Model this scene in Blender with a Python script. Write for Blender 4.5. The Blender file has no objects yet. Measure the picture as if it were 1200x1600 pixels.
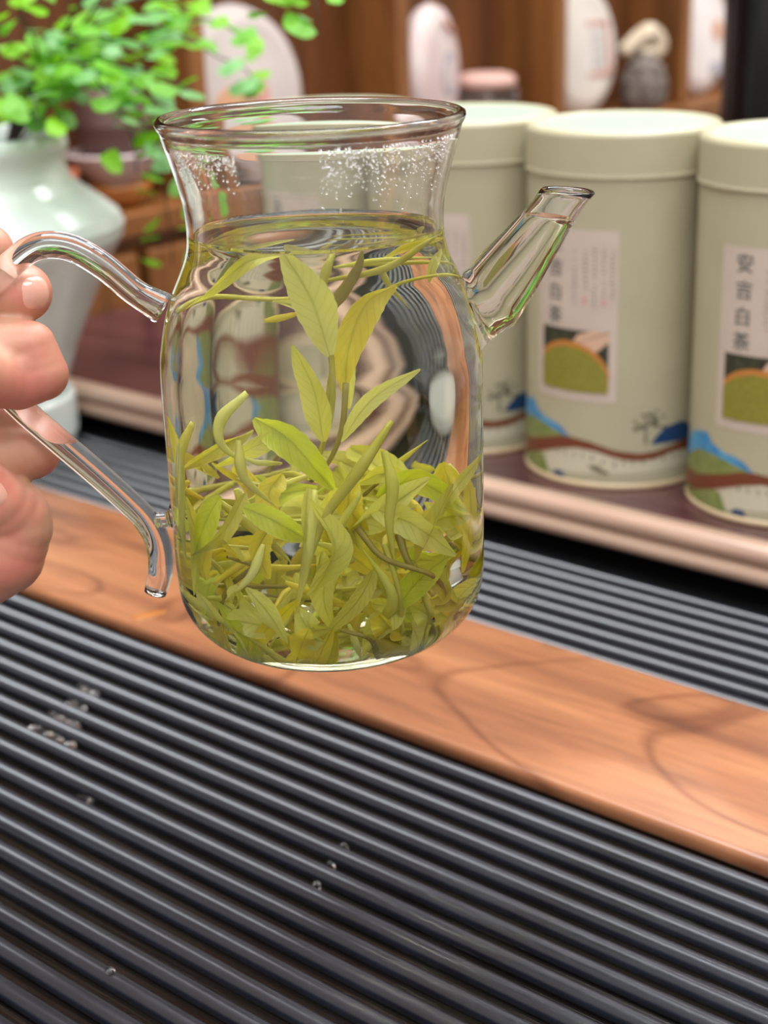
import bpy, bmesh, math, random
from mathutils import Vector, Matrix
R = math.radians
SC = bpy.context.scene
COL = SC.collection

# ------------------------------------------------------------------ camera
CAM_POS = Vector((0.0, 0.0, 0.284))
cd = bpy.data.cameras.new('camera'); cam = bpy.data.objects.new('camera', cd); COL.objects.link(cam)
cam.location = CAM_POS
cam.rotation_mode = 'QUATERNION'
cam.rotation_quaternion = (Matrix.Rotation(R(90 - 20.5), 3, 'X') @ Matrix.Rotation(R(-1.86), 3, 'Z')).to_quaternion()
cd.sensor_fit = 'VERTICAL'; cd.sensor_height = 33.333; cd.sensor_width = 25.0; cd.lens = 50.0
cd.clip_start = 0.01; cd.clip_end = 50
cd.dof.use_dof = True; cd.dof.focus_distance = 0.418; cd.dof.aperture_fstop = 10.5
SC.camera = cam

# ------------------------------------------------------------------ light of the room
SC.view_settings.view_transform = 'Standard'; SC.view_settings.look = 'None'
SC.view_settings.gamma = 1.0; SC.view_settings.use_curve_mapping = False
SC.view_settings.exposure = 0.72
w = bpy.data.worlds.new('shop_ambience'); SC.world = w; w.use_nodes = True
w.node_tree.nodes['Background'].inputs[0].default_value = (1.0, 0.975, 0.95, 1)
w.node_tree.nodes['Background'].inputs[1].default_value = 0.52
def area(name, loc, size, sizey, power, col=(1, .97, .93), rot=(0, 0, 0), shape='RECTANGLE'):
    l = bpy.data.lights.new(name, 'AREA'); l.shape = shape; l.size = size; l.size_y = sizey
    l.energy = power; l.color = col
    o = bpy.data.objects.new(name, l); COL.objects.link(o); o.location = loc; o.rotation_euler = rot
    return o
area('ceiling_panel_light', (0.15, 0.75, 1.75), 1.5, 0.8, 34, (.93, .97, 1))
area('ceiling_panel_light', (-0.9, 1.75, 1.75), 0.9, 0.6, 16, (1, .96, .90))
area('ceiling_panel_light', (1.1, 1.7, 1.75), 0.9, 0.6, 18, (.97, .98, 1))
area('ceiling_panel_light', (0.1, -0.8, 1.75), 1.5, 0.6, 20, (.92, .96, 1))
for i in range(6):
    area('ceiling_spot_light', (-0.62 + 0.25 * i, 2.35, 1.7), 0.06, 0.06, 2.4, (1, .98, .95), shape='DISK')
cy = SC.cycles
cy.max_bounces = 20; cy.transmission_bounces = 18; cy.glossy_bounces = 6; cy.diffuse_bounces = 4
cy.transparent_max_bounces = 12; cy.sample_clamp_indirect = 14.0; cy.blur_glossy = 0.6
cy.caustics_reflective = True; cy.caustics_refractive = True

# ------------------------------------------------------------------ helpers
def lin(r, g, b):
    f = lambda c: (c / 255 / 12.92) if c / 255 <= .04045 else ((c / 255 + .055) / 1.055) ** 2.4
    return (f(r), f(g), f(b), 1)
def tag(o, label=None, cat=None, group=None, kind=None):
    if label: o['label'] = label
    if cat: o['category'] = cat
    if group: o['group'] = group
    if kind: o['kind'] = kind
    return o
def empty(name, loc=(0, 0, 0), rz=0.0, label=None, cat=None, group=None):
    o = bpy.data.objects.new(name, None); COL.objects.link(o); o.empty_display_size = .02
    o.location = loc; o.rotation_euler = (0, 0, rz)
    return tag(o, label, cat, group)
def link(name, me, mats, parent=None, smooth=True, loc=None):
    o = bpy.data.objects.new(name, me); COL.objects.link(o)
    for m in (mats if isinstance(mats, (list, tuple)) else [mats]):
        if len(me.materials) < (len(mats) if isinstance(mats, (list, tuple)) else 1): me.materials.append(m)
    if parent: o.parent = parent
    if loc is not None: o.location = loc
    if smooth: me.polygons.foreach_set('use_smooth', [True] * len(me.polygons))
    return o
def mesh(name, V, F, mi=None):
    me = bpy.data.meshes.new(name); me.from_pydata([tuple(v) for v in V], [], F)
    if mi: me.polygons.foreach_set('material_index', mi)
    me.update(); return me
def box_mesh(name, lo, hi, bev=0.0, seg=2):
    bm = bmesh.new(); bmesh.ops.create_cube(bm, size=1)
    for v in bm.verts: v.co = Vector([lo[i] + (v.co[i] + .5) * (hi[i] - lo[i]) for i in range(3)])
    if bev: bmesh.ops.bevel(bm, geom=list(bm.edges), offset=bev, segments=seg, profile=.5, affect='EDGES')
    me = bpy.data.meshes.new(name); bm.to_mesh(me); bm.free(); return me
def lathe(name, prof, n=64, center=(0, 0, 0), mi=None, close=False):
    """prof: (r, z) list; r==0 gives a pole."""
    q = [prof[0]]
    for (r0, z0), (r1, z1) in zip(prof, prof[1:]):      # support loops keep long straight runs flat
        d = math.hypot(r1 - r0, z1 - z0)
        if d > .006 and not mi and min(r0, r1) > 1e-6: q += [(r0 + (r1 - r0) * .0005 / d, z0 + (z1 - z0) * .0005 / d), (r1 - (r1 - r0) * .0005 / d, z1 - (z1 - z0) * .0005 / d)]
        q.append((r1, z1))
    prof = q
    V, F, M = [], [], []; rows = []
    for r, z in prof:
        if r < 1e-7: rows.append([len(V)]); V.append((center[0], center[1], center[2] + z))
        else:
            rows.append(list(range(len(V), len(V) + n)))
            V += [(center[0] + r * math.cos(2 * math.pi * i / n), center[1] + r * math.sin(2 * math.pi * i / n), center[2] + z) for i in range(n)]
    for k in range(len(rows) - 1):
        a, b = rows[k], rows[k + 1]
        for i in range(n):
            j = (i + 1) % n
            if len(a) == 1 and len(b) == 1: continue
            if len(a) == 1: F.append((a[0], b[j], b[i]))
            elif len(b) == 1: F.append((a[i], a[j], b[0]))
            else: F.append((a[i], a[j], b[j], b[i]))
            M.append(mi[k] if mi else 0)
    return mesh(name, V, F, M if mi else None)
def spline(P, n):
    """Catmull-Rom through the points, n samples."""
    P = [Vector(p) for p in P]
    if len(P) == 2: return [P[0].lerp(P[1], i / (n - 1)) for i in range(n)]
    Q = [2 * P[0] - P[1]] + P + [2 * P[-1] - P[-2]]; out = []; m = len(P) - 1
    for i in range(n):
        s = min(i / (n - 1) * m, m - 1e-6); k = int(s); t = s - k
        a, b, c, d = Q[k:k + 4]
        out.append(.5 * ((2 * b) + (c - a) * t + (2 * a - 5 * b + 4 * c - d) * t * t + (3 * b - a - 3 * c + d) * t ** 3))
    return out
def frames(C, hint):
    out = []
    for i in range(len(C)):
        t = (C[min(i + 1, len(C) - 1)] - C[max(i - 1, 0)]).normalized()
        nn = hint - t * hint.dot(t)
        if nn.length < 1e-6: nn = Vector((0, 0, 1)) - t * t.z
        nn.normalize(); out.append((t, nn, t.cross(nn)))
    return out
def tube(name, P, rad, n=10, seg=24, caps=True, flat=1.0, hint=Vector((0, -1, 0.01))):
    """rad: number or function of s in 0..1"""
    Cc = spline(P, seg); fr = frames(Cc, hint); V, F = [], []
    for i, (c, (t, a, b)) in enumerate(zip(Cc, fr)):
        r = rad(i / (seg - 1)) if callable(rad) else rad
        for k in range(n):
            an = 2 * math.pi * k / n
            V.append(c + a * (math.cos(an) * r * flat) + b * (math.sin(an) * r))
    for i in range(seg - 1):
        for k in range(n):
            j = (k + 1) % n
            F.append((i * n + k, i * n + j, (i + 1) * n + j, (i + 1) * n + k))
    if caps:
        F.append(tuple(range(n))[::-1]); F.append(tuple(range((seg - 1) * n, seg * n)))
    return mesh(name, V, F)

# ------------------------------------------------------------------ materials
def newmat(name):
    m = bpy.data.materials.new(name); m.use_nodes = True
    nt = m.node_tree; return m, nt, nt.nodes['Principled BSDF']
def noise_mix(nt, c1, c2, scale=(10, 10, 10), detail=4, lo=.35, hi=.65, coord='Object', dist=0.0):
    tc = nt.nodes.new('ShaderNodeTexCoord'); mp = nt.nodes.new('ShaderNodeMapping'); mp.inputs['Scale'].default_value = scale
    nz = nt.nodes.new('ShaderNodeTexNoise'); nz.inputs['Scale'].default_value = 1; nz.inputs['Detail'].default_value = detail
    nz.inputs['Distortion'].default_value = dist
    rp = nt.nodes.new('ShaderNodeValToRGB'); e = rp.color_ramp.elements
    e[0].position, e[1].position = lo, hi; e[0].color, e[1].color = c1, c2
    nt.links.new(tc.outputs[coord], mp.inputs[0]); nt.links.new(mp.outputs[0], nz.inputs[0]); nt.links.new(nz.outputs[0], rp.inputs[0])
    return rp, nz, mp
def plain(name, col, rough=.5, var=None, scale=(30, 30, 30), spec=.5, metal=0.0, coat=0.0, bump=0.0, sss=0.0):
    m, nt, b = newmat(name)
    b.inputs['Base Color'].default_value = col; b.inputs['Roughness'].default_value = rough
    b.inputs['Specular IOR Level'].default_value = spec; b.inputs['Metallic'].default_value = metal
    b.inputs['Coat Weight'].default_value = coat; b.inputs['Coat Roughness'].default_value = .12
    if sss:
        b.inputs['Subsurface Weight'].default_value = sss; b.inputs['Subsurface Radius'].default_value = (.006, .0025, .0015); b.inputs['Subsurface Scale'].default_value = 1
    if var is not None:
        rp, nz, _ = noise_mix(nt, col, var, scale); nt.links.new(rp.outputs[0], b.inputs['Base Color'])
        if bump:
            bp = nt.nodes.new('ShaderNodeBump'); bp.inputs['Strength'].default_value = bump; bp.inputs['Distance'].default_value = .001
            nt.links.new(nz.outputs[0], bp.inputs['Height']); nt.links.new(bp.outputs[0], b.inputs['Normal'])
    return m
def wood(name, dark, mid, light, scale=(3, 40, 40), rough=.35, coat=.2, fig=.0):
    m, nt, b = newmat(name)
    rp, nz, mp = noise_mix(nt, dark, light, scale, detail=6, lo=.30, hi=.72, dist=.6)
    e = rp.color_ramp.elements.new(.5); e.color = mid
    fine, nz2, _ = noise_mix(nt, (.80, .80, .80, 1), (1.08, 1.06, 1.04, 1), (scale[0] * 6, scale[1] * 8, scale[2] * 8), detail=3, lo=.3, hi=.6)
    mx = nt.nodes.new('ShaderNodeMix'); mx.data_type = 'RGBA'; mx.blend_type = 'MULTIPLY'; mx.inputs[0].default_value = .8
    nt.links.new(rp.outputs[0], mx.inputs[6]); nt.links.new(fine.outputs[0], mx.inputs[7])
    out = mx.outputs[2]
    if fig:
        v, vn, _ = noise_mix(nt, (1, 1, 1, 1), (.52, .42, .40, 1), (4.5, 10, 8), detail=2, lo=.485, hi=.5, dist=1.2)
        e = v.color_ramp.elements.new(.515); e.color = (1, 1, 1, 1)
        m2 = nt.nodes.new('ShaderNodeMix'); m2.data_type = 'RGBA'; m2.blend_type = 'MULTIPLY'; m2.inputs[0].default_value = fig
        nt.links.new(out, m2.inputs[6]); nt.links.new(v.outputs[0], m2.inputs[7]); out = m2.outputs[2]
    nt.links.new(out, b.inputs['Base Color'])
    b.inputs['Roughness'].default_value = rough; b.inputs['Coat Weight'].default_value = coat; b.inputs['Coat Roughness'].default_value = .25
    bp = nt.nodes.new('ShaderNodeBump'); bp.inputs['Strength'].default_value = .12; bp.inputs['Distance'].default_value = .0006
    nt.links.new(nz2.outputs[0], bp.inputs['Height']); nt.links.new(bp.outputs[0], b.inputs['Normal'])
    return m
def glass(name, ior, col=(1, 1, 1, 1), rough=0.0):
    m = bpy.data.materials.new(name); m.use_nodes = True; nt = m.node_tree; nt.nodes.clear()
    o = nt.nodes.new('ShaderNodeOutputMaterial'); g = nt.nodes.new('ShaderNodeBsdfGlass')
    g.inputs['Color'].default_value = col; g.inputs['IOR'].default_value = ior; g.inputs['Roughness'].default_value = rough
    nt.links.new(g.outputs[0], o.inputs[0]); return m
def leafmat(name, c1, c2, trans, rough=.4, scale=120.0, tr=.42):
    m, nt, b = newmat(name)
    rp, nz, _ = noise_mix(nt, c1, c2, (scale,) * 3, detail=3, lo=.35, hi=.65)
    nt.links.new(rp.outputs[0], b.inputs['Base Color']); b.inputs['Roughness'].default_value = rough
    t = nt.nodes.new('ShaderNodeBsdfTranslucent'); t.inputs[0].default_value = trans
    mx = nt.nodes.new('ShaderNodeMixShader'); mx.inputs[0].default_value = tr
    nt.links.new(b.outputs[0], mx.inputs[1]); nt.links.new(t.outputs[0], mx.inputs[2])
    nt.links.new(mx.outputs[0], nt.nodes['Material Output'].inputs[0])
    bp = nt.nodes.new('ShaderNodeBump'); bp.inputs['Strength'].default_value = .25; bp.inputs['Distance'].default_value = .0005
    nt.links.new(nz.outputs[0], bp.inputs['Height']); nt.links.new(bp.outputs[0], b.inputs['Normal'])
    return m
def blademat(name, c1, c2, rib, trans, tr=.42):
    m, nt, b = newmat(name)
    rp, nz, _ = noise_mix(nt, c1, c2, (160,) * 3, detail=3, lo=.35, hi=.65)
    uvn = nt.nodes.new('ShaderNodeUVMap'); sp = nt.nodes.new('ShaderNodeSeparateXYZ'); nt.links.new(uvn.outputs[0], sp.inputs[0])
    def math_(op, a, bb=None):
        n = nt.nodes.new('ShaderNodeMath'); n.operation = op
        for k, x in enumerate((a, bb)):
            if x is None: continue
            if isinstance(x, (int, float)): n.inputs[k].default_value = x
            else: nt.links.new(x, n.inputs[k])
        return n.outputs[0]
    d = math_('ABSOLUTE', math_('SUBTRACT', sp.outputs[1], .5))           # 0 on the midrib, .5 on the edge
    ribm = math_('SUBTRACT', 1.0, math_('MULTIPLY', d, 16.0)); ribm = math_('MAXIMUM', ribm, 0.0)
    ph = math_('SUBTRACT', math_('MULTIPLY', sp.outputs[0], 60.0), math_('MULTIPLY', d, 26.0))
    vein = math_('POWER', math_('MAXIMUM', math_('SINE', ph), 0.0), 6.0)
    edge = math_('MAXIMUM', math_('MULTIPLY', math_('SUBTRACT', d, .46), 20.0), 0.0)
    f = math_('MINIMUM', math_('ADD', math_('MULTIPLY', ribm, .75), math_('MULTIPLY', vein, .16)), 1.0)
    mx = nt.nodes.new('ShaderNodeMix'); mx.data_type = 'RGBA'
    nt.links.new(f, mx.inputs[0]); nt.links.new(rp.outputs[0], mx.inputs[6]); mx.inputs[7].default_value = rib
    m2 = nt.nodes.new('ShaderNodeMix'); m2.data_type = 'RGBA'
    nt.links.new(edge, m2.inputs[0]); nt.links.new(mx.outputs[2], m2.inputs[6]); m2.inputs[7].default_value = lin(232, 228, 150)
    nt.links.new(m2.outputs[2], b.inputs['Base Color']); b.inputs['Roughness'].default_value = .4
    t = nt.nodes.new('ShaderNodeBsdfTranslucent'); t.inputs[0].default_value = trans
    ms = nt.nodes.new('ShaderNodeMixShader'); ms.inputs[0].default_value = tr
    nt.links.new(b.outputs[0], ms.inputs[1]); nt.links.new(t.outputs[0], ms.inputs[2])
    nt.links.new(ms.outputs[0], nt.nodes['Material Output'].inputs[0])
    bp = nt.nodes.new('ShaderNodeBump'); bp.inputs['Strength'].default_value = .5; bp.inputs['Distance'].default_value = .0006
    hh = math_('SUBTRACT', math_('MULTIPLY', nz.outputs[0], .6), math_('ADD', math_('MULTIPLY', ribm, .8), math_('MULTIPLY', vein, .35)))
    nt.links.new(hh, bp.inputs['Height']); nt.links.new(bp.outputs[0], b.inputs['Normal'])
    return m
M = {}
M['plank'] = wood('walnut_plank', lin(118, 72, 48), lin(150, 96, 63), lin(166, 111, 74), (5, 45, 40), .36, .15, fig=.8)
M['cabinet'] = wood('cabinet_wood', lin(92, 54, 24), lin(124, 76, 34), lin(142, 90, 44), (30, 30, 3), .45, .1)
M['cabinet_back'] = wood('cabinet_back_wood', lin(76, 42, 18), lin(100, 58, 26), lin(116, 68, 32), (30, 30, 3), .5, .05)
M['rosewood'] = wood('rosewood_lacquer', lin(50, 24, 30), lin(72, 38, 44), lin(90, 52, 56), (4, 50, 50), .22, .5)
M['moulding'] = wood('pale_moulding', lin(164, 130, 112), lin(188, 156, 136), lin(204, 176, 156), (4, 90, 90), .3, .3)
M['bar'] = plain('black_bamboo_bar', lin(20, 22, 30), .28, lin(32, 35, 46), (40, 220, 220), spec=.9, bump=.04)
M['black'] = plain('black_matte', lin(12, 12, 13), .6)
M['pan'] = plain('wet_black_pan', lin(20, 16, 11), .16, lin(8, 7, 6), (7, 260, 60), spec=.9, bump=.55)
M['tabledark'] = wood('dark_table_wood', lin(40, 24, 18), lin(54, 32, 24), lin(66, 40, 30), (4, 40, 40), .5, .1)
M['floor'] = plain('grey_floor_tile', lin(150, 142, 132), .4, lin(165, 158, 148), (3, 3, 3))
M['plaster'] = plain('white_ceiling_paint', lin(235, 232, 226), .8, lin(228, 226, 220), (4, 4, 4))
M['wallpaint'] = plain('warm_wall_paint', lin(190, 176, 158), .8, lin(182, 168, 150), (4, 4, 4))
M['tin'] = plain('sage_tin_print', lin(173, 166, 138), .36, lin(176, 170, 142), (60, 60, 60), spec=.45)
M['tinlid'] = plain('sage_tin_lid', lin(176, 168, 138), .33, lin(179, 171, 142), (60, 60, 60), spec=.5)
M['tinbase'] = plain('tin_base_rim', lin(200, 176, 140), .3, spec=.6)
M['lidtop'] = plain('lid_top_reflection_tint', lin(166, 184, 163), .3, lin(170, 188, 167), (60, 60, 60), spec=.5)  # greenish-white reflection of the ceiling lights, painted into the lid's top disc
M['label'] = plain('label_paper', lin(192, 176, 163), .5, lin(196, 181, 168), (80, 80, 80))
M['ink'] = plain('label_ink', lin(84, 88, 86), .6)
M['inkgrey'] = plain('label_grey_ink', lin(128, 122, 118), .6)
M['inkred'] = plain('label_seal_ink', lin(196, 150, 136), .6)
M['photo_dark'] = plain('printed_shadow', lin(40, 42, 30), .5, lin(62, 66, 40), (200, 200, 200))
M['photo_tea'] = plain('printed_tea', lin(118, 114, 34), .5, lin(142, 138, 52), (900, 900, 900))
M['photo_rim'] = plain('printed_basket_rim', lin(186, 122, 56), .5)
M['photo_hand'] = plain('printed_scoop', lin(206, 168, 142), .5)
M['p_blue'] = plain('printed_blue', lin(40, 122, 176), .45, lin(88, 156, 196), (120, 120, 60))
M['p_navy'] = plain('printed_navy', lin(24, 62, 104), .45)
M['p_green'] = plain('printed_green', lin(112, 124, 62), .45, lin(134, 142, 84), (150, 150, 100))
M['p_brown'] = plain('printed_brown', lin(112, 58, 32), .45)
M['p_dark'] = plain('printed_tree', lin(104, 100, 80), .45)
M['p_pale'] = plain('printed_field', lin(196, 190, 166), .45)
M['porcelain'] = plain('celadon_glaze', lin(216, 224, 220), .22, lin(224, 230, 224), (25, 25, 25), spec=.55, coat=.3)
M['porcelain_in'] = plain('unglazed_inside', lin(196, 186, 158), .6)
M['soil'] = plain('potting_soil', lin(60, 44, 32), .9, lin(38, 28, 20), (150, 150, 150))
M['fernstem'] = plain('fern_stem', lin(44, 30, 28), .45)
M['fern'] = [leafmat('fern_leaf', lin(96, 160, 40), lin(124, 190, 52), lin(120, 200, 30), .45, 60, .4),
             leafmat('fern_leaf_bluish', lin(110, 168, 100), lin(140, 190, 120), lin(120, 190, 60), .4, 60, .35),
             leafmat('fern_leaf_bright', lin(120, 184, 28), lin(146, 204, 44), lin(140, 215, 20), .45, 60, .45)]
M['glass'] = glass('jug_glass', 1.47, (1, 1, 1, 1))
M['tea_side'] = glass('tea_against_glass', 1.333 / 1.47, (.985, .982, .93, 1))
M['tea_top'] = glass('tea_surface', 1.333, (.99, .985, .92, 1))
M['water'] = glass('water_bead', 1.333)
M['skin'] = plain('skin', lin(190, 140, 112), .45, lin(198, 118, 100), (55, 55, 55), sss=.18, bump=.1)
M['nail'] = plain('nail', lin(214, 154, 134), .25, spec=.6, coat=.3)
M['paper'] = [plain('cake_wrapper_' + n, lin(*a), .75, lin(*b), (18, 18, 18)) for n, a, b in
              (('grey', (196, 184, 176), (180, 166, 160)), ('rose', (206, 190, 184), (196, 170, 166)), ('ivory', (206, 196, 186), (194, 184, 174)), ('white', (220, 212, 208), (208, 196, 192)))]
M['paper_red'] = plain('wrapper_red_print', lin(186, 120, 104), .7, lin(196, 150, 136), (60, 60, 60))
M['paper_orange'] = plain('wrapper_orange_print', lin(196, 146, 112), .7)
M['paper_blue'] = plain('wrapper_grey_print', lin(150, 146, 156), .7, lin(176, 170, 172), (60, 60, 60))
M['pink'] = plain('pink_wrapper', lin(200, 162, 148), .6, lin(190, 148, 136), (40, 40, 40))
M['cloth'] = plain('dark_pouch_cloth', lin(66, 50, 44), .8, lin(130, 118, 110), (120, 120, 120))
M['twine'] = plain('pale_pouch_knot', lin(206, 190, 166), .8, lin(180, 160, 134), (60, 60, 60))
M['clay'] = plain('brown_clay', lin(84, 60, 58), .5, lin(100, 70, 62), (40, 40, 40))
M['amber'] = plain('amber_glaze', lin(190, 120, 44), .3, lin(168, 100, 36), (40, 40, 40), coat=.3)
M['lilac'] = plain('pale_saucer', lin(196, 176, 172), .35)
M['orange'] = plain('terracotta', lin(196, 110, 74), .5)
M['steel'] = plain('grey_steel', lin(140, 138, 150), .4, metal=.6)
M['gloss_black'] = plain('black_enamel', lin(10, 10, 14), .25, spec=.5)

# ------------------------------------------------------------------ the setting
# furniture frame: u runs along the tray bars, v across them (away from the camera)
ANG = R(-40.7); TU = Vector((math.cos(ANG), math.sin(ANG), 0)); TV = Vector((-math.sin(ANG), math.cos(ANG), 0))
def uv(u, v, z): return TU * u + TV * v + Vector((0, 0, z))
def uvroot(name, u, v, z, **k): return empty(name, uv(u, v, z), ANG, **k)
def structure(name, me, mat):
    o = link(name, me, mat, smooth=False); tag(o, kind='structure'); return o
o = structure('floor', box_mesh('floor', (-3, -3, -.02), (3, 3, 0)), M['floor']); o.location = uv(.6, 1.0, -.75); o.rotation_euler.z = ANG
o = structure('wall_left', box_mesh('wall_left', (-.06, -3, 0), (0, 3, 2.7)), M['wallpaint']); o.location = uv(-1.30, 1.0, -.75); o.rotation_euler.z = ANG

o = structure('wall_back', box_mesh('wall_back', (-1.9, 0, 0), (3.4, .06, 2.7)), M['wallpaint']); o.location = uv(.6, 2.75, -.75); o.rotation_euler.z = ANG

# table that carries the tray
U0, U1 = -.885, .42
t = uvroot('tea_table', -.2, .6, -.75, label='dark wooden tea table that carries the ribbed tray and red board', cat='table')
link('tabletop', box_mesh('tabletop', (U0 + .2, -.62, .700), (U1 + .2, .70, .733), .004), M['tabledark'], t, False)
for su in (-.60, .54):
    for sv in (-.55, .62):
        link('leg', box_mesh('leg', (su - .04, sv - .04, 0), (su + .04, sv + .04, .700), .004), M['tabledark'], t, False)
link('apron', box_mesh('apron', (U0 + .22, -.60, .60), (U1 + .18, -.58, .700)), M['tabledark'], t, False)

# ribbed tea tray
t = uvroot('tea_tray', -.2, .3, -.017, label='wide tea tray of black round bars split by a brown walnut plank', cat='tray')
def tl(u, v, z): return (u + .2, v - .3, z + .017)
link('base_pan', box_mesh('base_pan', tl(U0, .00, -.017), tl(U1, .604, -.0042)), M['pan'], t, False)
link('back_rail', box_mesh('back_rail', tl(U0, .5785, -.0044), tl(U1, .604, -.0025), .001), M['black'], t, False)
link('front_rail', box_mesh('front_rail', tl(U0, .00, -.0044), tl(U1, .022, .002), .003), M['black'], t, False)
link('plank', box_mesh('plank', tl(U0, .3962, -.0044), tl(U1, .4908, .0030), .0028, 4), M['plank'], t, True)['label'] = 'brown walnut plank with dark figured grain'
def bar_mesh():
    r, n = .0031, 18; L0, L1 = U0 + .2, U1 + .2; V, F = [], []
    for u in (L0, L1):
        V += [(u, r * math.cos(2 * math.pi * k / n), r * math.sin(2 * math.pi * k / n)) for k in range(n)]
    for k in range(n): F.append((k, k + n, (k + 1) % n + n, (k + 1) % n))
    F += [tuple(range(n))[::-1], tuple(range(n, 2 * n))]
    return mesh('bar', V, F)
bm_ = bar_mesh(); bm_.materials.append(M['bar'])
rb = random.Random(4)
vs = [.3892 - .01125 * k for k in range(33)] + [.4972 + .01086 * k for k in range(8)]
for v in vs:
    b = link('bar', bm_, M['bar'], t); b.location = (0, v - .3,   .017 - .0031 + rb.uniform(-.0002, .0002))

# red lacquered board with pale moulding, the tins stand on it
t = uvroot('display_board', -.2, .9, -.017, label='dark red lacquered board with a pale double-beaded wooden edge', cat='board')
def sl(u, v, z): return (u + .2, v - .9, z + .017)
link('plinth', box_mesh('plinth', sl(U0, .612, -.017), sl(U1, 1.20, .011)), M['black'], t, False)
link('board', box_mesh('board', sl(U0, .585, .011), sl(U1, 1.22, .030), .001), M['rosewood'], t, False)
mp = []
for zc, rr, vv in ((.0251, .0049, .5800), (.0156, .0046, .5796)):
    for k in range(9):
        a = math.pi / 2 + math.pi * k / 8
        mp.append((vv + rr * math.cos(a), zc + rr * math.sin(a)))
mp += [(.586, .011), (.586, .030)]
V, F = [], []; n = len(mp)
for u in (U0, U1): V += [sl(u, a, b) for a, b in mp]
for k in range(n): F.append((k, (k + 1) % n, (k + 1) % n + n, k + n))
link('moulding', mesh('moulding', V, F), M['moulding'], t, True)['label'] = 'pale double-beaded moulding'

# display cabinet with shallow cubbies
CF, CB, CV0, CZ = -.899, -.970, 1.093, .097
t = uvroot('display_cabinet', CF, 1.3, -.75, label='brown wooden display cabinet with shallow cubbies for tea cakes', cat='cabinet')
def cl(u, v, z): return (u - CF, v - 1.3, z + .75)
link('lower_cabinet', box_mesh('lower_cabinet', cl(-1.28, .30, -.75), cl(CF - .004, 2.6, CZ - .018)), M['cabinet'], t, False)
for k in range(5):
    v = .31 + .46 * k
    d = link('door', box_mesh('door', cl(CF - .006, v, -.70), cl(CF + .010, v + .45, CZ - .03), .003), M['cabinet'], t, False)
    link('knob', lathe('knob', [(.004, 0), (.004, .012), (.010, .016), (.010, .022), (0, .026)], 16), M['steel'], d, True, (CF + .010 - CF, v + .04 - 1.3, .45)).rotation_euler = (0, R(90), 0)
link('ledge', box_mesh('ledge', cl(-1.28, .30, CZ - .018), cl(CF + .012, 2.6, CZ), .002), M['cabinet'], t, False)
link('back_panel', box_mesh('back_panel', cl(CB - .015, .30, CZ), cl(CB, 2.6, 1.10)), M['cabinet_back'], t, False)
for k in range(-3, 6):
    v = CV0 + .25 * k
    link('divider', box_mesh('divider', cl(CB, v - .009, CZ), cl(CF, v + .009, 1.08), .0015), M['cabinet'], t, False)
for z in (.46, .80, 1.08):
    link('shelf', box_mesh('shelf', cl(CB, .30, z), cl(CF + .004, 2.6, z + .018), .001), M['cabinet'], t, False)

# ------------------------------------------------------------------ tea cakes and other things in the cubbies
def cake(v, r, mat, label, kind, lean=6, yaw=0.0, du=.030):
    t = uvroot('tea_cake', CB + du, v, CZ, label=label, cat='tea cake'); t.rotation_euler.z += R(yaw)
    prof = [(0, -.013), (r * .35, -.0135), (r * .8, -.0125), (r * .95, -.008), (r, 0), (r * .95, .008), (r * .8, .0125), (r * .3, .0145), (0, .0145)]
    me = lathe('wrapper', prof, 56)
    o = link('wrapper', me, mat, t)
    rot = Matrix.Rotation(R(90 - lean), 4, 'Y')
    o.matrix_local = Matrix.Translation((0, 0, r * math.cos(R(lean)) + .001)) @ rot
    z0 = .0152
    def patch(name, pts, m, dz=0.0):   # pts in (across, up) on the front face
        V = [(-b, a, z0 + dz) for a, b in pts] + [(-b, a, z0 - .003) for a, b in pts]; n = len(pts)
        F = [tuple(range(n))] + [(i, (i + 1) % n, (i + 1) % n + n, i + n) for i in range(n)]
        p = link(name, mesh(name, V, F), m, o, False); return p
    circ = lambda cx, cy, rr, n=20: [(cx + rr * math.cos(2 * math.pi * i / n), cy + rr * math.sin(2 * math.pi * i / n)) for i in range(n)]
    if kind == 'orange':
        patch('print', circ(-.02, -.02, .026), M['paper_orange']); patch('print', circ(.005, -.005, .016), M['paper_red'], .0002); patch('print', circ(.01, .035, .008), M['paper_red'])
    if kind == 'blue':
        patch('print', circ(.012, 0, .020), M['paper_blue']); patch('print', circ(.012, 0, .013), mat, .0003)
        patch('print', [(.0, .045), (.03, .035), (.03, .04), (.0, .05)], M['paper_red'])
    if kind == 'square':
        for a in ([(0, -.03), (.045, -.03), (.045, -.027), (0, -.027)], [(.042, -.03), (.045, -.03), (.045, .025), (.042, .025)], [(0, .022), (.045, .022), (.045, .025), (0, .025)]):
            patch('print', a, M['paper_red'])
        for i in range(4): patch('print', [(.008, -.02 + .01 * i), (.034, -.02 + .01 * i), (.034, -.017 + .01 * i), (.008, -.017 + .01 * i)], M['paper_blue'])
    if kind == 'dots':
        patch('print', circ(.03, .0, .012), M['paper_orange']); patch('print', circ(.03, .0, .006), M['paper_red'], .0003); patch('print', circ(.022, .055, .012), M['paper_red'])
        patch('print', [(.01, -.05), (.04, -.05), (.04, -.035), (.01, -.035)], M['paper_blue'])
    return t
cake(.926, .070, M['paper'][0], 'grey wrapped round tea cake with orange stamp behind the fern', 'orange')
cake(1.168, .064, M['paper'][1], 'rosy wrapped tea cake with grey round emblem beside pink cake', 'blue', 0, 20, .040)
cake(1.428, .070, M['paper'][2], 'ivory wrapped tea cake printed with a thin red square', 'square')
cake(1.680, .070, M['paper'][3], 'white wrapped tea cake with an orange dot beside black flask', 'dots')

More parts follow.
